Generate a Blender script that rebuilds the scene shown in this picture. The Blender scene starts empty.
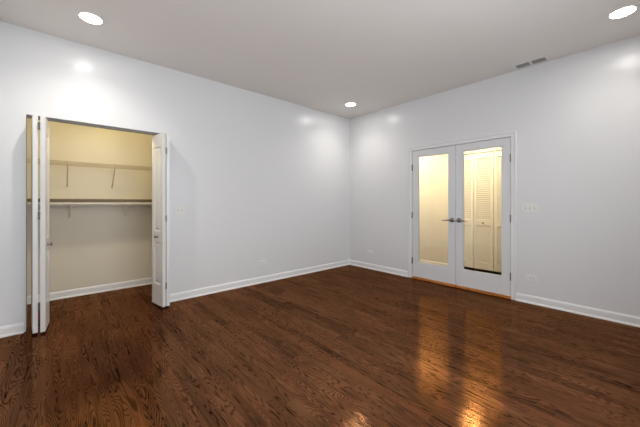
import bpy, bmesh, math, random
from mathutils import Vector, Matrix

# ------------------------------------------------------------------ camera, world, exposure
scene = bpy.context.scene
COL = scene.collection
CAM_H = 1.18
CEIL = 2.77
cam_data = bpy.data.cameras.new('camera')
cam = bpy.data.objects.new('camera', cam_data)
COL.objects.link(cam)
cam.location = (-4.10, -3.76, CAM_H)
cam.rotation_euler = (math.pi / 2, 0, -math.atan2(0.6645, 0.7474))
cam_data.sensor_width = 36.0
cam_data.lens = 290.3 / 640 * 36.0
cam_data.shift_y = -11.1 / 640
cam_data.clip_start = 0.01
scene.camera = cam

world = bpy.data.worlds.new('world')
scene.world = world
world.use_nodes = True
world.node_tree.nodes['Background'].inputs[0].default_value = (0.62, 0.78, 1.0, 1)
world.node_tree.nodes['Background'].inputs[1].default_value = 2.0

scene.view_settings.view_transform = 'Standard'
scene.view_settings.look = 'None'
scene.view_settings.gamma = 1
scene.view_settings.use_curve_mapping = False
scene.view_settings.exposure = 0.04

LAMP_ROOM = 36.0     # watts of each room downlight's beam
LAMP_HALL = 80.0
LAMP_CLOSET = 138.0
WX0, WX1, WZ0, WZ1 = -4.15, -1.75, 0.55, 2.35   # unseen window, added for fill light, in the wall opposite the closet
fill = bpy.data.lights.new('fill_daylight', 'AREA')  # area light added outside that made-up window to fill the room
fill.shape = 'RECTANGLE'; fill.size = WX1 - WX0; fill.size_y = WZ1 - WZ0
fill.energy = 49.0; fill.color = (1.0, 0.99, 0.97)
fill_ob = bpy.data.objects.new('fill_daylight', fill)
COL.objects.link(fill_ob)
fill_ob.location = ((WX0 + WX1) / 2, -4.20 - 0.14, (WZ0 + WZ1) / 2)
fill_ob.rotation_euler = (math.pi / 2, 0, 0)
random.seed(4)

# ------------------------------------------------------------------ materials
def nodes_of(name):
    m = bpy.data.materials.new(name)
    m.use_nodes = True
    nt = m.node_tree
    return m, nt, nt.nodes, nt.links, nt.nodes['Principled BSDF']

def plain(name, col, rough=0.5, metal=0.0, ior=1.45, mottle=0.0, scale=6.0, bump=0.0, bump_scale=180.0):
    m, nt, N, L, b = nodes_of(name)
    b.inputs['Roughness'].default_value = rough
    b.inputs['Metallic'].default_value = metal
    b.inputs['IOR'].default_value = ior
    tc = N.new('ShaderNodeTexCoord')
    nz = N.new('ShaderNodeTexNoise')
    nz.inputs['Scale'].default_value = scale
    nz.inputs['Detail'].default_value = 3
    L.new(tc.outputs['Object'], nz.inputs['Vector'])
    mx = N.new('ShaderNodeMix'); mx.data_type = 'RGBA'
    mx.inputs['A'].default_value = (*[c * (1 - mottle) for c in col], 1)
    mx.inputs['B'].default_value = (*[min(1, c * (1 + mottle)) for c in col], 1)
    L.new(nz.outputs['Fac'], mx.inputs['Factor'])
    L.new(mx.outputs['Result'], b.inputs['Base Color'])
    if bump:
        n2 = N.new('ShaderNodeTexNoise'); n2.inputs['Scale'].default_value = bump_scale
        L.new(tc.outputs['Object'], n2.inputs['Vector'])
        bp = N.new('ShaderNodeBump'); bp.inputs['Strength'].default_value = bump; bp.inputs['Distance'].default_value = 0.002
        L.new(n2.outputs['Fac'], bp.inputs['Height'])
        L.new(bp.outputs['Normal'], b.inputs['Normal'])
    return m

def emitter(name, col, strength):
    m = bpy.data.materials.new(name); m.use_nodes = True
    nt = m.node_tree; nt.nodes.clear()
    e = nt.nodes.new('ShaderNodeEmission'); o = nt.nodes.new('ShaderNodeOutputMaterial')
    e.inputs[0].default_value = (*col, 1); e.inputs[1].default_value = strength
    nt.links.new(e.outputs[0], o.inputs[0])
    return m

def glass_mat():
    m = bpy.data.materials.new('door_glass'); m.use_nodes = True
    nt = m.node_tree; nt.nodes.clear()
    t = nt.nodes.new('ShaderNodeBsdfTransparent'); g = nt.nodes.new('ShaderNodeBsdfGlossy')
    t.inputs[0].default_value = (0.97, 0.98, 0.97, 1)
    g.inputs['Roughness'].default_value = 0.02
    f = nt.nodes.new('ShaderNodeFresnel'); f.inputs[0].default_value = 1.4
    mx = nt.nodes.new('ShaderNodeMixShader'); o = nt.nodes.new('ShaderNodeOutputMaterial')
    nt.links.new(f.outputs[0], mx.inputs[0]); nt.links.new(t.outputs[0], mx.inputs[1]); nt.links.new(g.outputs[0], mx.inputs[2])
    nt.links.new(mx.outputs[0], o.inputs[0])
    return m

def wood_floor(name, dark, mid, light, rough=0.13, plank=0.08, swap=False):
    """oak strips that run along world Y, random lengths, cathedral grain, satin varnish"""
    m, nt, N, L, b = nodes_of(name)
    def math_(op, a, c=None, d=None):
        n = N.new('ShaderNodeMath'); n.operation = op
        for i, v in enumerate((a, c, d)):
            if v is None: continue
            if isinstance(v, (int, float)): n.inputs[i].default_value = v
            else: L.new(v, n.inputs[i])
        return n.outputs[0]
    def comb(x, y, z):
        n = N.new('ShaderNodeCombineXYZ')
        for i, v in enumerate((x, y, z)):
            if isinstance(v, (int, float)): n.inputs[i].default_value = v
            else: L.new(v, n.inputs[i])
        return n.outputs[0]
    geo = N.new('ShaderNodeNewGeometry')
    sp = N.new('ShaderNodeSeparateXYZ'); L.new(geo.outputs['Position'], sp.inputs[0])
    X, Y = (sp.outputs[1], sp.outputs[0]) if swap else (sp.outputs[0], sp.outputs[1])
    u = math_('DIVIDE', X, plank)
    pi_ = math_('FLOOR', u)
    fu = math_('SUBTRACT', u, pi_)
    w1 = N.new('ShaderNodeTexWhiteNoise'); w1.noise_dimensions = '1D'; L.new(pi_, w1.inputs['W'])
    ln = math_('MULTIPLY_ADD', w1.outputs['Value'], 0.55, 0.75)          # strip length of this row
    yo = math_('MULTIPLY_ADD', w1.outputs['Value'], 37.3, 11.0)
    v = math_('DIVIDE', math_('ADD', Y, yo), ln)
    vi = math_('FLOOR', v)
    fv = math_('SUBTRACT', v, vi)
    w2 = N.new('ShaderNodeTexWhiteNoise'); w2.noise_dimensions = '2D'; L.new(comb(pi_, vi, 0), w2.inputs['Vector'])
    rnd = w2.outputs['Value']
    sc = N.new('ShaderNodeSeparateColor'); L.new(w2.outputs['Color'], sc.inputs[0])
    # growth rings: contour lines of a long stretched field
    nz = N.new('ShaderNodeTexNoise'); nz.inputs['Scale'].default_value = 1.0; nz.inputs['Detail'].default_value = 1.5; nz.inputs['Roughness'].default_value = 0.45
    L.new(comb(math_('MULTIPLY', X, 12.0), math_('MULTIPLY', Y, 1.3), math_('MULTIPLY', rnd, 90.0)), nz.inputs['Vector'])
    rings = math_('SINE', math_('MULTIPLY', nz.outputs['Fac'], math_('MULTIPLY_ADD', sc.outputs[1], 120.0, 140.0)))
    ringm = math_('POWER', math_('MULTIPLY_ADD', rings, 0.5, 0.5), 3.0)
    # pores
    n2 = N.new('ShaderNodeTexNoise'); n2.inputs['Scale'].default_value = 1.0; n2.inputs['Detail'].default_value = 3.0
    L.new(comb(math_('MULTIPLY', X, 260.0), math_('MULTIPLY', Y, 16.0), math_('MULTIPLY', rnd, 31.0)), n2.inputs['Vector'])
    # cloudy stain
    n3 = N.new('ShaderNodeTexNoise'); n3.inputs['Scale'].default_value = 1.0; n3.inputs['Detail'].default_value = 2.0
    L.new(comb(math_('MULTIPLY', X, 5.0), math_('MULTIPLY', Y, 1.8), math_('MULTIPLY', rnd, 11.0)), n3.inputs['Vector'])
    # dark flecks along the grain
    n4 = N.new('ShaderNodeTexNoise'); n4.inputs['Scale'].default_value = 1.0; n4.inputs['Detail'].default_value = 2.5
    L.new(comb(math_('MULTIPLY', X, 50.0), math_('MULTIPLY', Y, 3.0), math_('MULTIPLY', rnd, 53.0)), n4.inputs['Vector'])
    mr = N.new('ShaderNodeMapRange'); mr.interpolation_type = 'SMOOTHSTEP'
    mr.inputs['From Min'].default_value = 0.50; mr.inputs['From Max'].default_value = 0.70
    L.new(n4.outputs['Fac'], mr.inputs['Value'])
    t = math_('MULTIPLY_ADD', sc.outputs[2], 0.38, 0.06)
    t = math_('MULTIPLY_ADD', n3.outputs['Fac'], 0.55, t)
    t = math_('MULTIPLY_ADD', n2.outputs['Fac'], 0.40, t)
    t = math_('SUBTRACT', t, math_('MULTIPLY', ringm, math_('MULTIPLY_ADD', sc.outputs[0], 0.30, 0.25)))
    t = math_('SUBTRACT', t, math_('MULTIPLY', mr.outputs[0], 0.26))
    cr = N.new('ShaderNodeValToRGB'); L.new(t, cr.inputs[0])
    e = cr.color_ramp.elements
    e[0].position = 0.08; e[0].color = (*dark, 1)
    e[1].position = 0.95; e[1].color = (*light, 1)
    k = cr.color_ramp.elements.new(0.52); k.color = (*mid, 1)
    # seams
    d1 = math_('MINIMUM', fu, math_('SUBTRACT', 1.0, fu))
    s1 = math_('LESS_THAN', d1, 0.016)
    d2 = math_('MULTIPLY', math_('MINIMUM', fv, math_('SUBTRACT', 1.0, fv)), ln)
    s2 = math_('LESS_THAN', d2, 0.0015)
    seam = math_('MAXIMUM', s1, s2)
    mx = N.new('ShaderNodeMix'); mx.data_type = 'RGBA'
    L.new(math_('MULTIPLY', seam, 0.55), mx.inputs['Factor']); L.new(cr.outputs[0], mx.inputs['A'])
    mx.inputs['B'].default_value = (dark[0] * 0.4, dark[1] * 0.4, dark[2] * 0.4, 1)
    # stained wood under an amber varnish coat
    N.remove(b)
    df = N.new('ShaderNodeBsdfDiffuse'); gl = N.new('ShaderNodeBsdfGlossy')
    L.new(mx.outputs['Result'], df.inputs['Color'])
    gl.inputs['Color'].default_value = (1.0, 0.49, 0.22, 1)
    L.new(math_('MULTIPLY_ADD', n2.outputs['Fac'], 0.10, rough - 0.05), gl.inputs['Roughness'])
    fr = N.new('ShaderNodeFresnel'); fr.inputs['IOR'].default_value = 1.5
    ms = N.new('ShaderNodeMixShader')
    coat = math_('MINIMUM', math_('MULTIPLY_ADD', fr.outputs[0], 0.28, 0.15), 0.19)
    L.new(math_('MULTIPLY', coat, math_('SUBTRACT', math_('SUBTRACT', math_('MULTIPLY_ADD', n3.outputs['Fac'], 0.7, math_('MULTIPLY_ADD', rnd, 0.32, 0.52)), math_('MULTIPLY', ringm, 0.6)), math_('MULTIPLY', mr.outputs[0], 0.28))), ms.inputs[0])      # open grain breaks the gloss
    L.new(df.outputs[0], ms.inputs[1]); L.new(gl.outputs[0], ms.inputs[2])
    out = [n for n in N if n.type == 'OUTPUT_MATERIAL'][0]
    L.new(ms.outputs[0], out.inputs[0])
    bp = N.new('ShaderNodeBump'); bp.inputs['Strength'].default_value = 0.25; bp.inputs['Distance'].default_value = 0.0008
    h = math_('SUBTRACT', math_('MULTIPLY_ADD', n2.outputs['Fac'], 0.5, math_('MULTIPLY', ringm, 0.35)), math_('MULTIPLY', seam, 0.8))
    L.new(h, bp.inputs['Height']); L.new(bp.outputs['Normal'], gl.inputs['Normal'])
    return m

M = {}
M['wall'] = plain('wall_paint', (0.75, 0.755, 0.76), 0.27, ior=1.43, mottle=0.008, scale=2.0, bump=0.03, bump_scale=220)
M['ceiling'] = plain('ceiling_bounce_tint', (0.82, 0.785, 0.75), 0.7, mottle=0.008, scale=1.5, bump=0.03)  # warm bounce from the brown floor is tinted into the ceiling colour
M['hall_wall'] = plain('hall_wall_warm_tint', (0.76, 0.73, 0.66), 0.4, mottle=0.01, scale=2.0)  # cream of the warm hall light put into the wall colour
M['closet_wall'] = plain('closet_wall_bounce_tint', (0.73, 0.67, 0.55), 0.4, mottle=0.01, scale=2.0)  # warm bounced light inside the closet is mixed into this wall colour
M['trim'] = plain('white_trim_paint', (0.82, 0.82, 0.81), 0.3, mottle=0.006)
M['door'] = plain('white_door_paint', (0.72, 0.725, 0.73), 0.32, mottle=0.006)
M['bifold'] = plain('white_bifold_paint', (0.73, 0.73, 0.72), 0.35, mottle=0.006)
M['louver'] = plain('cream_louver_paint', (0.80, 0.77, 0.70), 0.4, mottle=0.01)
M['plastic'] = plain('white_plastic', (0.80, 0.79, 0.76), 0.35)
M['slot'] = plain('dark_slot', (0.05, 0.05, 0.05), 0.6)
M['shade'] = plain('grey_plastic', (0.45, 0.44, 0.42), 0.4)
M['nickel'] = plain('brushed_nickel', (0.27, 0.245, 0.22), 0.28, metal=1.0)
M['hinge'] = plain('hinge_steel', (0.22, 0.20, 0.175), 0.35, metal=1.0)
M['wire'] = plain('shaded_vinyl_wire', (0.56, 0.48, 0.35), 0.35)  # white wire, darkened to tan to stand for its unlit front
M['rod'] = plain('white_rod_enamel', (0.88, 0.81, 0.68), 0.3)
M['shelf'] = plain('shelf_board', (0.20, 0.145, 0.08), 0.5, mottle=0.08, scale=10)
M['track'] = plain('track_metal', (0.22, 0.20, 0.18), 0.5, metal=0.6)
M['glass'] = glass_mat()
M['lens'] = emitter('downlight_lens', (1.0, 0.97, 0.93), 66.0)
M['hall_lens'] = emitter('hall_lamp_lens', (1.0, 0.78, 0.46), LAMP_HALL)
M['bulb'] = emitter('closet_bulb', (1.0, 0.84, 0.45), LAMP_CLOSET)
M['floor'] = wood_floor('stained_oak_floor', (0.003, 0.0015, 0.0012), (0.030, 0.0090, 0.0050), (0.085, 0.027, 0.013))
M['threshold'] = wood_floor('threshold_oak_hall_glow', (0.30, 0.11, 0.025), (0.45, 0.18, 0.045), (0.55, 0.25, 0.08), plank=0.3)  # oak lightened to orange: hall light leaking under the doors painted in

# ------------------------------------------------------------------ mesh helpers
def box(bm, x0, x1, y0, y1, z0, z1, bev=0.0):
    g = bmesh.ops.create_cube(bm, size=1.0)
    vs = g['verts']
    for v in vs:
        v.co = Vector(((x0 + x1) / 2 + v.co.x * (x1 - x0), (y0 + y1) / 2 + v.co.y * (y1 - y0), (z0 + z1) / 2 + v.co.z * (z1 - z0)))
    if bev > 0:
        es = list({e for v in vs for e in v.link_edges})
        bmesh.ops.bevel(bm, geom=es, offset=bev, segments=2, affect='EDGES', profile=0.5)

def tube(bm, a, c, r, seg=12, r2=None):
    a, c = Vector(a), Vector(c)
    d = c - a
    mat = Matrix.Translation((a + c) / 2) @ d.to_track_quat('Z', 'Y').to_matrix().to_4x4()
    bmesh.ops.create_cone(bm, cap_ends=True, segments=seg, radius1=r, radius2=r if r2 is None else r2, depth=d.length, matrix=mat)

def lathe(bm, profile, axis='Z', seg=24, origin=(0, 0, 0)):
    """profile: list of (radius, height); revolved about an axis through origin"""
    o = Vector(origin)
    def pt(r, h, a):
        c, s = r * math.cos(a), r * math.sin(a)
        return o + (Vector((c, s, h)) if axis == 'Z' else Vector((h, c, s)) if axis == 'X' else Vector((s, h, c)))
    rings = []
    for r, h in profile:
        rings.append([bm.verts.new(pt(max(r, 1e-4), h, 2 * math.pi * i / seg)) for i in range(seg)])
    for p, q in zip(rings, rings[1:]):
        for i in range(seg):
            j = (i + 1) % seg
            bm.faces.new((p[i], p[j], q[j], q[i]))
    for ring in (rings[0], rings[-1]):
        try: bm.faces.new(ring)
        except ValueError: pass

def sweep(bm, prof, p0, p1, up_out):
    """extrude a closed profile [(out, z)] from p0 to p1 along a wall; up_out: unit vector away from the wall"""
    o = Vector(up_out)
    ends = []
    for p in (Vector(p0), Vector(p1)):
        ends.append([bm.verts.new(p + o * a + Vector((0, 0, z))) for a, z in prof])
    n = len(prof)
    for i in range(n):
        j = (i + 1) % n
        bm.faces.new((ends[0][i], ends[0][j], ends[1][j], ends[1][i]))
    bm.faces.new(ends[0]); bm.faces.new(list(reversed(ends[1])))

def make(name, bm, mat, parent=None, smooth=False):
    bmesh.ops.recalc_face_normals(bm, faces=bm.faces[:])
    me = bpy.data.meshes.new(name)
    bm.to_mesh(me); bm.free()
    me.materials.append(mat)
    if smooth:
        for p in me.polygons: p.use_smooth = True
        if hasattr(me, 'set_sharp_from_angle'): me.set_sharp_from_angle(angle=math.radians(40))
    o = bpy.data.objects.new(name, me)
    COL.objects.link(o)
    if parent is not None: o.parent = parent
    return o

def BM(): return bmesh.new()

def tag(o, label, cat, group=None, kind=None):
    o['label'] = label; o['category'] = cat
    if group: o['group'] = group
    if kind: o['kind'] = kind
    return o

def thing(name, loc, label, cat, group=None, kind=None, rz=0.0):
    o = bpy.data.objects.new(name, None)
    o.empty_display_size = 0.1
    COL.objects.link(o)
    o.location = loc; o.rotation_euler = (0, 0, rz)
    return tag(o, label, cat, group, kind)

def copy_tree(o, parent=None):
    c = o.copy(); COL.objects.link(c)
    if parent is not None: c.parent = parent
    for ch in [x for x in bpy.data.objects if x.parent == o]:
        copy_tree(ch, c)
    return c

def struct(name, boxes, mat, label, cat, bev=0.0):
    bm = BM()
    for b in boxes: box(bm, *b, bev)
    return tag(make(name, bm, mat), label, cat, kind='structure')

# ------------------------------------------------------------------ the setting
XW, YS = -4.535, -4.20                # the walls behind the camera
OX0, OX1, OZ = -4.345, -3.155, 1.985  # closet opening
DY0, DY1, DZ = -1.318, -2.662, 1.985  # french door opening (inside the jamb)
CX0, CX1, CY = -4.47, -3.075, 1.02    # closet interior
HX = 1.02                            # hall's far wall
T = 0.12

struct('floor', [(XW - T, T, YS - T, CY + T, -0.06, 0.0)], M['floor'], 'dark stained oak strip floor with a glossy varnish', 'floor')
struct('floor_hall', [(T, HX + 0.75, -4.0, 0.6, -0.06, 0.0)], M['floor'], 'dark oak floor of the hall behind the glass doors', 'floor')
struct('ceiling', [(XW - T, T, YS - T, T, CEIL, CEIL + 0.1)], M['ceiling'], 'flat pale ceiling with recessed lights', 'ceiling')
struct('wall_back', [(XW - T, OX0, 0, T, 0, CEIL), (OX1, T, 0, T, 0, CEIL), (OX0, OX1, 0, T, OZ, CEIL)], M['wall'],
       'white wall with the open closet in it', 'wall')
struct('wall_right', [(0, T, DY0 + 0.012, 0, 0, CEIL), (0, T, YS - T, DY1 - 0.012, 0, CEIL), (0, T, DY1 - 0.012, DY0 + 0.012, DZ + 0.012, CEIL)], M['wall'],
       'white wall with the glazed double doors in it', 'wall')
struct('wall_left', [(XW - T, XW, YS - T, 0, 0, CEIL)], M['wall'], 'white wall at the very edge beside the closet', 'wall')
struct('wall_front', [(XW, WX0, YS - T, YS, 0, CEIL), (WX1, 0, YS - T, YS, 0, CEIL), (WX0, WX1, YS - T, YS, 0, WZ0), (WX0, WX1, YS - T, YS, WZ1, CEIL)],
       M['wall'], 'white wall opposite the closet', 'wall')
struct('added_window_1', [(WX0, WX0 + 0.04, YS - 0.08, YS - 0.03, WZ0, WZ1), (WX1 - 0.04, WX1, YS - 0.08, YS - 0.03, WZ0, WZ1), (WX0, WX1, YS - 0.08, YS - 0.03, WZ0, WZ0 + 0.04),
                    (WX0, WX1, YS - 0.08, YS - 0.03, WZ1 - 0.04, WZ1), ((WX0 + WX1) / 2 - 0.025, (WX0 + WX1) / 2 + 0.025, YS - 0.08, YS - 0.03, WZ0, WZ1)],
       M['trim'], 'unseen white framed window added opposite the closet for fill light', 'window')
# closet shell
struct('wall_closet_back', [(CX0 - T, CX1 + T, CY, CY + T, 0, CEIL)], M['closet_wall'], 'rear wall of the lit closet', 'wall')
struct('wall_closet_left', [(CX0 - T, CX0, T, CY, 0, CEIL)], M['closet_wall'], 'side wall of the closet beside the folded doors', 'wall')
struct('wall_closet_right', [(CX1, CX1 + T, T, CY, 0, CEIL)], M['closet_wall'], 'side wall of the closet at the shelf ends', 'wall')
struct('ceiling_closet', [(CX0 - T, CX1 + T, T, CY + T, 2.5, 2.58)], M['ceiling'], 'ceiling inside the closet', 'ceiling')
# hall shell
LY0, LY1, LZ = -1.54, -2.745, 2.0     # louvered closet opening in the hall
struct('wall_hall', [(HX, HX + T, LY0, 0.6, 0, CEIL), (HX, HX + T, -4.0, LY1, 0, CEIL), (HX, HX + T, LY1, LY0, LZ, CEIL)], M['hall_wall'],
       'hall wall tinted cream for the warm hall light, seen through the glazed doors', 'wall')
struct('wall_hall_left', [(T, HX + T, 0.6, 0.6 + T, 0, CEIL)], M['hall_wall'], 'end wall of the hall', 'wall')
struct('wall_hall_right', [(T, HX + T, -4.0 - T, -4.0, 0, CEIL)], M['hall_wall'], 'other end wall of the hall', 'wall')
struct('ceiling_hall', [(T, HX + T, -4.0, 0.6, 2.28, 2.4)], M['ceiling'], 'ceiling of the hall', 'ceiling')
struct('wall_hall_closet', [(HX + 0.7, HX + 0.8, -2.9, -1.4, 0, CEIL), (HX + T, HX + 0.7, -1.5, -1.4, 0, CEIL), (HX + T, HX + 0.7, -2.9, -2.8, 0, CEIL), (HX + T, HX + 0.7, -2.8, -1.5, 2.3, 2.4)],
       M['hall_wall'], 'inside of the hall closet behind the louvered doors', 'wall')

BASE = [(0, 0), (0.026, 0), (0.025, 0.010), (0.020, 0.016), (0.013, 0.019), (0.013, 0.072), (0.010, 0.080), (0.008, 0.086), (0.003, 0.092), (0, 0.092)]
def baseboard(name, runs, label):
    bm = BM()
    for p0, p1, o in runs: sweep(bm, BASE, p0, p1, o)
    return tag(make(name, bm, M['trim']), label, 'baseboard', kind='structure')
baseboard('baseboard_back', [((OX1, 0, 0), (0, 0, 0), (0, -1, 0))], 'white baseboard from the closet to the room corner')
baseboard('baseboard_back_short', [((XW, 0, 0), (OX0 - 0.014, 0, 0), (0, -1, 0))], 'short white baseboard before the closet opening')
baseboard('baseboard_right', [((0, 0, 0), (0, -1.262, 0), (-1, 0, 0))], 'white baseboard from the room corner to the glazed doors')
baseboard('baseboard_right_long', [((0, -2.714, 0), (0, YS, 0), (-1, 0, 0))], 'white baseboard below the triple switch')
baseboard('baseboard_left', [((XW, YS, 0), (XW, 0, 0), (1, 0, 0))], 'white baseboard at the wall beside the closet')
baseboard('baseboard_closet', [((CX0, CY, 0), (CX1, CY, 0), (0, -1, 0)), ((CX0, T, 0), (CX0, CY, 0), (1, 0, 0)), ((CX1, T, 0), (CX1, CY, 0), (-1, 0, 0))], 'white baseboard inside the closet')
baseboard('baseboard_hall', [((HX, LY0, 0), (HX, 0.6, 0), (-1, 0, 0)), ((HX, -4.0, 0), (HX, LY1, 0), (-1, 0, 0))], 'white baseboard of the hall beyond the glazed door')

# casing round the french doors: two steps in profile
def casing():
    bm = BM()
    w = 0.056
    for y0, y1 in ((DY0, DY0 + w), (DY1 - w, DY1)):
        box(bm, -0.012, 0.0, y0, y1, 0, DZ + w, 0.002)
    box(bm, -0.012, 0.0, DY1, DY0, DZ, DZ + w, 0.002)
    o = 0.014
    box(bm, -0.024, -0.012, DY0 + w - o, DY0 + w, 0, DZ + w, 0.003)
    box(bm, -0.024, -0.012, DY1 - w, DY1 - w + o, 0, DZ + w, 0.003)
    box(bm, -0.024, -0.012, DY1 - w + o, DY0 + w - o, DZ + w - o, DZ + w, 0.003)
    # the jamb lining the opening
    box(bm, 0.0, T, DY0, DY0 + 0.012, 0, DZ)
    box(bm, 0.0, T, DY1 - 0.012, DY1, 0, DZ)
    box(bm, 0.0, T, DY1 - 0.012, DY0 + 0.012, DZ, DZ + 0.012)
    # stop behind the doors
    box(bm, 0.042, 0.054, DY0 - 0.012, DY0, 0, DZ)
    box(bm, 0.042, 0.054, DY1, DY1 + 0.012, 0, DZ)
    box(bm, 0.042, 0.054, DY1 + 0.012, DY0 - 0.012, DZ - 0.012, DZ)
    return tag(make('trim_1', bm, M['trim']), 'white moulded casing round the glazed double doors', 'trim', kind='structure')
casing()
struct('trim_2', [(-0.02, T + 0.01, DY1, DY0, 0.0, 0.014)], M['threshold'], 'oak threshold under the glazed double doors, hall light painted in as orange', 'threshold', 0.003)

# ------------------------------------------------------------------ french doors
def french_leaf(name, yh, ym, label):
    """yh: hinge edge, ym: meeting edge (world y)"""
    s = 1 if yh > ym else -1
    r = thing(name, (0.0, yh, 0.0), label, 'door', kind='structure')
    W = abs(yh - ym)
    def Y(a): return -s * a            # distance from the hinge edge -> local y
    z0, z1 = 0.03, DZ - 0.004
    st, tr, brl = 0.093, 0.093, 0.222
    bm = BM()
    a0, a1 = 0.003, W - 0.0015
    def b(u0, u1, za, zb, x0=0.002, x1=0.038, bev=0.0012):
        ya, yb = sorted((Y(u0), Y(u1)))
        box(bm, x0, x1, ya, yb, za, zb, bev)
    b(a0, st, z0, z1); b(W - st, a1, z0, z1)
    b(st, W - st, z1 - tr, z1); b(st, W - st, z0, z0 + brl)
    make('door_frame', bm, M['door'], r)
    # glazing bead
    bm = BM(); q = 0.012
    for x0, x1 in ((0.004, 0.016), (0.024, 0.036)):
        b(st, st + q, z0 + brl, z1 - tr, x0, x1, 0.003); b(W - st - q, W - st, z0 + brl, z1 - tr, x0, x1, 0.003)
        b(st + q, W - st - q, z1 - tr - q, z1 - tr, x0, x1, 0.003); b(st + q, W - st - q, z0 + brl, z0 + brl + q, x0, x1, 0.003)
    make('glazing_bead', bm, M['door'], r)
    bm = BM(); b(st, W - st, z0 + brl, z1 - tr, 0.018, 0.022, 0)
    make('glass_pane', bm, M['glass'], r)
    # hinges
    for z in (0.27, 0.98, 1.72):
        bm = BM()
        tube(bm, (-0.006, Y(0.0), z - 0.045), (-0.006, Y(0.0), z + 0.045), 0.007)
        ya, yb = sorted((Y(0.003), Y(0.012)))
        box(bm, -0.003, 0.003, ya, yb, z - 0.045, z + 0.045)
        tube(bm, (-0.006, Y(0.0), z + 0.045), (-0.006, Y(0.0), z + 0.051), 0.0085)
        make('hinge', bm, M['hinge'], r, True)
    # lever handle pointing to the hinge side
    h = 0.934; u = W - 0.048
    bm = BM()
    lathe(bm, [(0.0, -0.014), (0.02, -0.014), (0.029, -0.010), (0.033, -0.003), (0.033, 0.002)], 'X', 24, (0, Y(u), h))
    ro = make('handle_rose', bm, M['nickel'], r, True); ro['label'] = 'dark round handle rose'
    bm = BM()
    tube(bm, (-0.010, Y(u), h), (-0.052, Y(u), h), 0.011, 16)
    bmesh.ops.create_uvsphere(bm, u_segments=16, v_segments=10, radius=0.0165, matrix=Matrix.Translation((-0.052, Y(u), h)))
    tube(bm, (-0.052, Y(u), h), (-0.056, Y(u - 0.07), h - 0.004), 0.010, 12, 0.0075)
    tube(bm, (-0.056, Y(u - 0.07), h - 0.004), (-0.050, Y(u - 0.125), h - 0.012), 0.0075, 12, 0.005)
    le = make('lever', bm, M['nickel'], ro, True); le['label'] = 'slim metal lever'
    return r
YM = (DY0 + DY1) / 2
french_leaf('door_1', DY0 - 0.002, YM + 0.0008, 'white glazed door leaf nearer the room corner, cream-tinted hall wall behind its glass')
french_leaf('door_2', DY1 + 0.002, YM - 0.0008, 'white glazed door leaf next to the triple switch, louvered doors behind its glass')

# ------------------------------------------------------------------ panelled slab for the bifold doors
def panel_slab(bm, w, h, t, panels, st):
    """slab from x=0..w, y=0..t, z=0..h with raised panels sunk in both faces; panels: [(z0, z1)]"""
    box(bm, 0, st, 0, t, 0, h, 0.0015)
    box(bm, w - st, w, 0, t, 0, h, 0.0015)
    zs = [0.0] + [z for p in panels for z in p] + [h]
    for k in range(0, len(zs), 2):
        box(bm, st, w - st, 0, t, zs[k], zs[k + 1])
    for z0, z1 in panels:
        rec = 0.009
        for face, sgn in ((0.0, 1), (t, -1)):
            def ring(x0, x1, za, zb, d):
                return [bm.verts.new((x, face + sgn * d, z)) for x, z in ((x0, za), (x1, za), (x1, zb), (x0, zb))]
            rs = [ring(st, w - st, z0, z1, 0.0), ring(st + 0.010, w - st - 0.010, z0 + 0.010, z1 - 0.010, rec),
                  ring(st + 0.020, w - st - 0.020, z0 + 0.020, z1 - 0.020, rec), ring(st + 0.045, w - st - 0.045, z0 + 0.045, z1 - 0.045, 0.002)]
            for a, c in zip(rs, rs[1:]):
                for i in range(4):
                    j = (i + 1) % 4
                    bm.faces.new((a[i], a[j], c[j], c[i]))
            bm.faces.new(rs[-1])

LEAF_W, LEAF_H, LEAF_T = 0.285, 1.935, 0.034
def bifold(label, fold, ends, thick_dir, knob_on):
    """two leaves folded against each other. fold: [(x,y), (x,y)] room-side end of the face line of each leaf, ends: far end of the same lines"""
    r = thing('bifold_door', (fold[0][0], fold[0][1], 0.0), label, 'closet door', 'bifold closet doors', kind='thing')
    base = Vector((fold[0][0], fold[0][1], 0))
    leaves = []
    for k in (0, 1):
        p = Vector((*fold[k], 0)); q = Vector((*ends[k], 0))
        d = (q - p).normalized()
        n = Vector((-d.y, d.x, 0))
        if n.x * thick_dir[k] < 0: flip = True
        else: flip = False
        bm = BM()
        panel_slab(bm, LEAF_W, LEAF_H, LEAF_T, [(0.235, 0.715), (0.835, 1.792)], 0.062)
        if flip:
            for v in bm.verts: v.co.y = -v.co.y
        mat = Matrix(((d.x, n.x, 0, p.x - base.x), (d.y, n.y, 0, p.y - base.y), (0, 0, 1, 0.018), (0, 0, 0, 1)))
        bmesh.ops.transform(bm, matrix=mat, verts=bm.verts)
        o = make('door_leaf', bm, M['bifold'], r)
        leaves.append((o, d, n * (-1 if flip else 1), p - base))
    return r, base, leaves

def hinge_between(r, a, c, zs):
    """small butt hinges bridging the gap at the folded edges; a, c: local xy points"""
    for z in zs:
        bm = BM()
        mid = (a + c) / 2
        tube(bm, (mid.x, mid.y - 0.016, z - 0.034), (mid.x, mid.y - 0.016, z + 0.034), 0.0065)
        for zz in (z - 0.02, z + 0.02):
            tube(bm, (a.x, a.y - 0.014, zz), (c.x, c.y - 0.014, zz), 0.004)
        h = make('hinge', bm, M['hinge'], r, True); h['label'] = 'small metal hinge between the two folded leaves'

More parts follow.
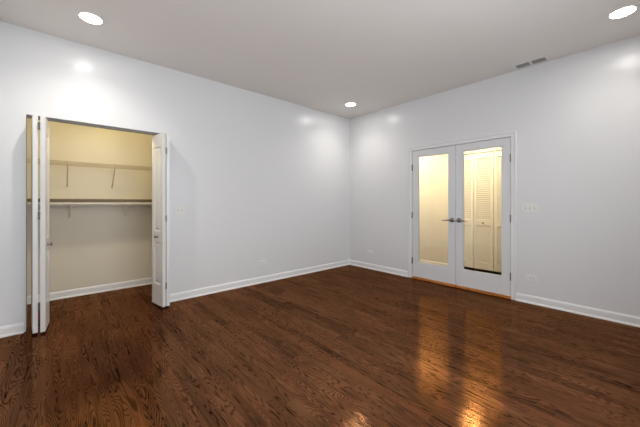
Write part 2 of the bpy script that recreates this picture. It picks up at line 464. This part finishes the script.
def knob(leaf, base_pt, direction, mat):
    """mushroom knob on a leaf's face; base_pt, direction in the door's local frame"""
    bm = BM()
    d = Vector(direction).normalized()
    lathe(bm, [(0.013, 0.0), (0.013, 0.003), (0.007, 0.006), (0.006, 0.014), (0.011, 0.018), (0.015, 0.024), (0.0145, 0.030), (0.009, 0.035), (0.0, 0.036)], 'Z', 20)
    bmesh.ops.transform(bm, matrix=Matrix.Translation(base_pt) @ d.to_track_quat('Z', 'Y').to_matrix().to_4x4(), verts=bm.verts)
    k = make('knob', bm, mat, leaf, True); k['label'] = 'small round metal knob'

# left pair: outer leaf stands at the jamb, inner leaf faces the opening
r, b0, lv = bifold('white bifold closet door folded at the opening edge next to the short baseboard',
                   [(-4.260, -0.150), (-4.211, -0.166)], [(-4.284, 0.13), (-4.190, 0.115)], (-1, -1), None)
hinge_between(r, lv[0][3] + Vector((0, 0.012, 0)), lv[1][3] + lv[1][2] * LEAF_T + Vector((0, 0.012, 0)), (0.25, 1.06, 1.86))
knob(lv[1][0], lv[1][3] + lv[1][1] * 0.125 + Vector((0, 0, 0.79)), -lv[1][2], M['nickel'])
# right pair: the leaf with panels towards the opening, second leaf at the jamb
r2, b1, lv2 = bifold('white bifold closet door folded near the double switch, its panelled face and knob showing',
                     [(-3.266, -0.199), (-3.226, -0.190)], [(-3.313, 0.08), (-3.205, 0.09)], (1, 1), None)
hinge_between(r2, lv2[0][3] + lv2[0][2] * LEAF_T + lv2[0][1] * 0.012, lv2[1][3] + lv2[1][1] * 0.012, (0.25, 1.0, 1.76))
knob(lv2[0][0], lv2[0][3] + lv2[0][1] * 0.13 + Vector((0, 0, 0.79)), -lv2[0][2], M['nickel'])
# overhead track
bm = BM()
box(bm, OX0 + 0.004, OX1 - 0.004, 0.030, 0.054, OZ - 0.022, OZ - 0.001)
box(bm, OX0 + 0.004, OX1 - 0.004, 0.058, 0.062, OZ - 0.022, OZ - 0.001)
tag(make('door_track', bm, M['track']), 'dark metal track under the top of the closet opening', 'track')

# ------------------------------------------------------------------ closet fittings
SY = 0.715     # front edge of the shelves
ws = thing('wire_shelf', ((CX0 + CX1) / 2, CY, 1.64), 'upper wire shelf in the closet with slanted braces', 'shelf')
ox, oy, oz = ws.location
bm = BM()
n = 44
for k in range(n + 1):
    x = CX0 + 0.012 + (CX1 - CX0 - 0.024) * k / n - ox
    tube(bm, (x, -0.004, 0.017), (x, SY - oy, 0.017), 0.0010, 6)
    tube(bm, (x, SY - oy, 0.018), (x, SY - oy, -0.026), 0.0008, 6)
for y in (-0.006, -0.10, -0.20):
    tube(bm, (CX0 + 0.004 - ox, y, 0.0135), (CX1 - 0.004 - ox, y, 0.0135), 0.0028, 8)
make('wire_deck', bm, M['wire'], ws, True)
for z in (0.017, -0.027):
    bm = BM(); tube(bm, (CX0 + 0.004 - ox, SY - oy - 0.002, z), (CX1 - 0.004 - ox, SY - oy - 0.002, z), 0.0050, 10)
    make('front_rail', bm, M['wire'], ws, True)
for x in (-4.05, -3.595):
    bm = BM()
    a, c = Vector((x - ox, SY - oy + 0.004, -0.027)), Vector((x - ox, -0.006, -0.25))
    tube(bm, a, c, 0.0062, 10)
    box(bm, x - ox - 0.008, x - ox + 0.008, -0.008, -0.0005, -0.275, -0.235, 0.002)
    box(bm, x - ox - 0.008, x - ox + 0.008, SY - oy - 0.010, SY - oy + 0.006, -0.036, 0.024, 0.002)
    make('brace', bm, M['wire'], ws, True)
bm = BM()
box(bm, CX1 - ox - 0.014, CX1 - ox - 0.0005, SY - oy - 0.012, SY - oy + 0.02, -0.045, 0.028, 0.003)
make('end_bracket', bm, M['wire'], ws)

cs = thing('closet_shelf', ((CX0 + CX1) / 2, CY, 1.19), 'lower board shelf in the closet at eye height, dark front edge', 'shelf')
ox, oy, oz = cs.location
bm = BM(); box(bm, CX0 + 0.002 - ox, CX1 - 0.002 - ox, SY - oy + 0.006, -0.001, 0.0, 0.030)
make('board', bm, M['rod'], cs)
bm = BM(); box(bm, CX0 + 0.002 - ox, CX1 - 0.002 - ox, SY - oy, SY - oy + 0.006, 0.0, 0.031, 0.001)
make('front_edge', bm, M['shelf'], cs)['label'] = 'dark tan front edge of the board'
for y0, y1, x0, x1 in ((-0.019, -0.001, CX0 + 0.003, CX1 - 0.003), (SY - oy + 0.01, -0.02, CX0 + 0.001, CX0 + 0.018), (SY - oy + 0.01, -0.02, CX1 - 0.018, CX1 - 0.001)):
    bm = BM(); box(bm, x0 - ox, x1 - ox, y0, y1, -0.062, -0.0005, 0.002)
    make('cleat', bm, M['trim'], cs)
for x in (-4.02, -3.44):
    bm = BM()
    box(bm, x - 0.011 - ox, x + 0.011 - ox, SY - oy + 0.01, -0.02, -0.006, -0.0005)
    box(bm, x - 0.011 - ox, x + 0.011 - ox, -0.026, -0.0195, -0.22, -0.006)
    tube(bm, (x - ox, SY - oy + 0.09, -0.006), (x - ox, -0.026, -0.20), 0.006, 8)
    # hook that cradles the rod
    pts = [(SY - oy + 0.055, -0.004), (SY - oy + 0.05, -0.045), (SY - oy + 0.028, -0.064), (SY - oy + 0.004, -0.058), (SY - oy - 0.004, -0.040)]
    for p, q in zip(pts, pts[1:]): tube(bm, (x - ox, p[0], p[1]), (x - ox, q[0], q[1]), 0.0065, 8)
    make('shelf_bracket', bm, M['rod'], cs, True)

RZ, RY = 1.166, SY + 0.022
hr = thing('hanging_rod', ((CX0 + CX1) / 2, RY, RZ), 'pale round clothes rod under the lower closet shelf', 'clothes rod')
ox, oy, oz = hr.location
bm = BM(); tube(bm, (CX0 + 0.004 - ox, 0, 0), (CX1 - 0.004 - ox, 0, 0), 0.0175, 20); make('rod', bm, M['rod'], hr, True)
for x in (CX0 + 0.0005, CX1 - 0.0085):
    bm = BM(); tube(bm, (x - ox, 0, 0), (x + 0.008 - ox, 0, 0), 0.026, 20)
    make('rod_flange', bm, M['rod'], hr, True)

cl = thing('closet_lamp', (-3.72, T, 2.10), 'bare warm bulb in a round holder above the closet opening, inside', 'lamp')
bm = BM(); lathe(bm, [(0.050, 0.001), (0.050, 0.012), (0.033, 0.026), (0.020, 0.042), (0.0, 0.042)], 'Y', 24); make('lamp_holder', bm, M['plastic'], cl, True)
bm = BM(); lathe(bm, [(0.012, 0.043), (0.014, 0.055), (0.028, 0.08), (0.033, 0.10), (0.028, 0.125), (0.012, 0.140), (0.0, 0.142)], 'Y', 24); make('bulb', bm, M['bulb'], cl, True)

# ------------------------------------------------------------------ downlights
def downlight(x, y, z, label, group, lens, beam=0.0):
    d = thing('downlight', (x, y, z), label, 'ceiling light', group)
    bm = BM()
    lathe(bm, [(0.076, -0.0005), (0.090, -0.0005), (0.090, -0.003), (0.086, -0.006), (0.079, -0.007), (0.076, -0.005), (0.076, -0.0005)], 'Z', 40)
    make('trim_ring', bm, M['trim'], d, True)
    bm = BM()
    lathe(bm, [(0.0, -0.0045), (0.076, -0.0045), (0.076, -0.0015), (0.0, -0.0015)], 'Z', 40)
    make('lens', bm, lens, d)
    if beam:
        l = bpy.data.lights.new('downlight_beam', 'SPOT')
        l.energy = beam; l.color = (1.0, 0.94, 0.86); l.spot_size = math.radians(136); l.spot_blend = 1.0; l.shadow_soft_size = 0.02
        lo = bpy.data.objects.new('downlight_beam', l); COL.objects.link(lo)
        lo.parent = d; lo.location = (0, 0, -0.012)
    return d
downlight(-3.913, -0.577, CEIL, 'recessed ceiling light in front of the closet', 'recessed ceiling lights', M['lens'], LAMP_ROOM * 1.2)
downlight(-0.604, -0.572, CEIL, 'recessed ceiling light near the corner where the two white walls meet', 'recessed ceiling lights', M['lens'], LAMP_ROOM * 0.65)
downlight(-0.600, -3.627, CEIL, 'recessed ceiling light beyond the ceiling vent, at the upper edge of the photo', 'recessed ceiling lights', M['lens'], LAMP_ROOM * 0.45)
downlight(-3.913, -3.627, CEIL, 'recessed ceiling light above the camera, out of the photo', 'recessed ceiling lights', M['lens'], LAMP_ROOM)
def dome(x, y, z, label):
    d = thing('dome_light', (x, y, z), label, 'ceiling light', 'hall ceiling lights')
    bm = BM(); lathe(bm, [(0.0, -0.001), (0.155, -0.001), (0.155, -0.02), (0.14, -0.028), (0.0, -0.028)], 'Z', 40); make('lamp_base', bm, M['trim'], d, True)
    bm = BM(); lathe(bm, [(0.142, -0.029), (0.138, -0.045), (0.11, -0.062), (0.06, -0.072), (0.0, -0.075)], 'Z', 40); make('lamp_shade', bm, M['hall_lens'], d, True)
dome(0.52, -1.97, 2.28, 'warm dome light on the hall ceiling in front of the louvered doors')
dome(0.56, -0.75, 2.28, 'warm dome light on the hall ceiling by the plain hall wall')

# ------------------------------------------------------------------ ceiling vent
v = thing('ceiling_vent', (-0.115, -2.885, CEIL), 'white ceiling vent with two grey slotted halves', 'vent')
bm = BM(); L2, W2 = 0.178, 0.078
box(bm, -W2, W2, -L2, -L2 + 0.04, -0.007, -0.0005, 0.002); box(bm, -W2, W2, L2 - 0.04, L2, -0.007, -0.0005, 0.002)
box(bm, -W2, -W2 + 0.024, -L2 + 0.04, L2 - 0.04, -0.007, -0.0005, 0.002); box(bm, W2 - 0.024, W2, -L2 + 0.04, L2 - 0.04, -0.007, -0.0005, 0.002)
box(bm, -W2 + 0.024, W2 - 0.024, -0.011, 0.011, -0.007, -0.0005, 0.002)
make('vent_frame', bm, M['plastic'], v)
bm = BM(); box(bm, -W2 + 0.024, W2 - 0.024, -L2 + 0.04, L2 - 0.04, -0.0015, -0.0005); bk = make('vent_backing', bm, M['slot'], v); bk['label'] = 'dark opening behind the slats'
for y0, y1 in ((-L2 + 0.04, -0.011), (0.011, L2 - 0.04)):
    bm = BM()
    k = 14
    for i in range(k):
        y = y0 + (y1 - y0) * (i + 0.5) / k
        box(bm, -W2 + 0.024, W2 - 0.024, y - 0.0022, y + 0.0022, -0.0065, -0.0015)
    make('vent_slats', bm, M['shade'], v)

# ------------------------------------------------------------------ switches and outlets
def plate(bm, w, h):
    """cover plate in the local XZ plane, facing -Y"""
    box(bm, -w / 2, w / 2, -0.006, -0.0003, -h / 2, h / 2, 0.0025)

def switch(x, y, z, rz, gangs, label):
    w = 0.07 + 0.046 * (gangs - 1)
    s = thing('light_switch', (x, y, z), label, 'light switch', None, rz=rz)
    bm = BM(); plate(bm, w, 0.115); make('cover_plate', bm, M['plastic'], s)
    for g in range(gangs):
        cx = (g - (gangs - 1) / 2) * 0.046
        bm = BM(); box(bm, cx - 0.0055, cx + 0.0055, -0.0072, -0.006, -0.0125, 0.0125, 0.0004); f = make('toggle_slot', bm, M['shade'], s)
        bm = BM()
        box(bm, cx - 0.0042, cx + 0.0042, -0.019, -0.0065, 0.0, 0.008, 0.001)
        make('toggle', bm, M['plastic'], f)
        for zz in (-0.03, 0.03):
            bm = BM(); tube(bm, (cx, -0.0058, zz), (cx, -0.0068, zz), 0.003, 10); make('screw', bm, M['shade'], s)
    return s

def outlet(x, y, z, rz, label):
    """duplex outlet mounted sideways"""
    s = thing('wall_outlet', (x, y, z), label, 'outlet', 'wall outlets', rz=rz)
    bm = BM(); plate(bm, 0.115, 0.07); make('cover_plate', bm, M['plastic'], s)
    for cx in (-0.0195, 0.0195):
        bm = BM(); box(bm, cx - 0.0135, cx + 0.0135, -0.0085, -0.006, -0.0165, 0.0165, 0.002); f = make('socket', bm, M['plastic'], s)
        bm = BM()
        for zz, hl in ((-0.0063, 0.0045), (0.0063, 0.0036)): box(bm, cx - hl, cx + hl, -0.0089, -0.0084, zz - 0.0012, zz + 0.0012)
        tube(bm, (cx + 0.009, -0.0084, 0), (cx + 0.009, -0.0089, 0), 0.0024, 10)
        make('slots', bm, M['slot'], f)
    bm = BM(); tube(bm, (0, -0.0058, 0), (0, -0.0068, 0), 0.003, 10); make('screw', bm, M['shade'], s)
    return s
RW = -math.pi / 2      # plate on the right wall: local -Y -> world -X
switch(-3.03, 0.0, 1.088, 0.0, 2, 'white double switch plate beside the folded closet door')
switch(0.0, -2.853, 1.114, RW, 3, 'white triple toggle switch plate beside the glazed doors')
outlet(-1.891, 0.0, 0.296, 0.0, 'white wall outlet low on the wall between closet and room corner')
outlet(0.0, -0.4885, 0.297, RW, 'white wall outlet low between the room corner and glazed doors')
outlet(0.0, -2.873, 0.297, RW, 'white wall outlet directly under the triple switch')
outlet(HX, -1.03, 0.36, RW, 'cream wall outlet in the hall seen through the glass')

# ------------------------------------------------------------------ louvered doors in the hall
def louver_leaf(y0, y1, label, knob_at=None):
    d = thing('louvered_door', (HX + 0.02, (y0 + y1) / 2, 0.0), label, 'louvered door', 'louvered doors in the hall', kind='thing')
    w = (y0 - y1) / 2 - 0.0015
    zb, zt = 0.084, 1.99
    st = 0.042
    rails = [(zb, 0.20), (0.80, 0.90), (zt - 0.085, zt)]
    bm = BM()
    box(bm, 0.0, 0.028, -w, -w + st, zb, zt, 0.001); box(bm, 0.0, 0.028, w - st, w, zb, zt, 0.001)
    for a, c in rails: box(bm, 0.0, 0.028, -w + st, w - st, a, c, 0.001)
    make('stile_frame', bm, M['louver'], d)
    for (za, zc) in ((rails[0][1], rails[1][0]), (rails[1][1], rails[2][0])):
        bm = BM()
        z = za
        p = 0.034
        while z < zc - 0.01:
            vs = [bm.verts.new((x, y, zz)) for y in (-w + st, w - st) for x, zz in ((0.001, z - 0.002), (0.001, z + 0.005), (0.027, min(z + p + 0.009, zc)), (0.027, min(z + p + 0.002, zc)))]
            a, c = vs[:4], vs[4:]
            for i in range(4):
                j = (i + 1) % 4
                bm.faces.new((a[i], a[j], c[j], c[i]))
            bm.faces.new(a); bm.faces.new(c[::-1])
            z += p
        make('louver_slats', bm, M['louver'], d)
    if knob_at is not None:
        bm = BM()
        lathe(bm, [(0.008, 0.0), (0.007, -0.015), (0.014, -0.022), (0.014, -0.030), (0.0, -0.034)], 'X', 16, (0, knob_at, 0.845))
        k = make('knob', bm, M['nickel'], d, True)
    return d
pw = (LY0 - LY1) / 4
names = ['louvered hall door leaf next to the plain hall wall', 'louvered hall door leaf with a small knob, mid glass', 'louvered hall door leaf beyond the dark seam', 'louvered hall door leaf hidden behind the door stile']
for k in range(4):
    louver_leaf(LY0 - pw * k - 0.0015, LY0 - pw * (k + 1) + 0.0015, names[k], 0.0 if k == 1 else None)
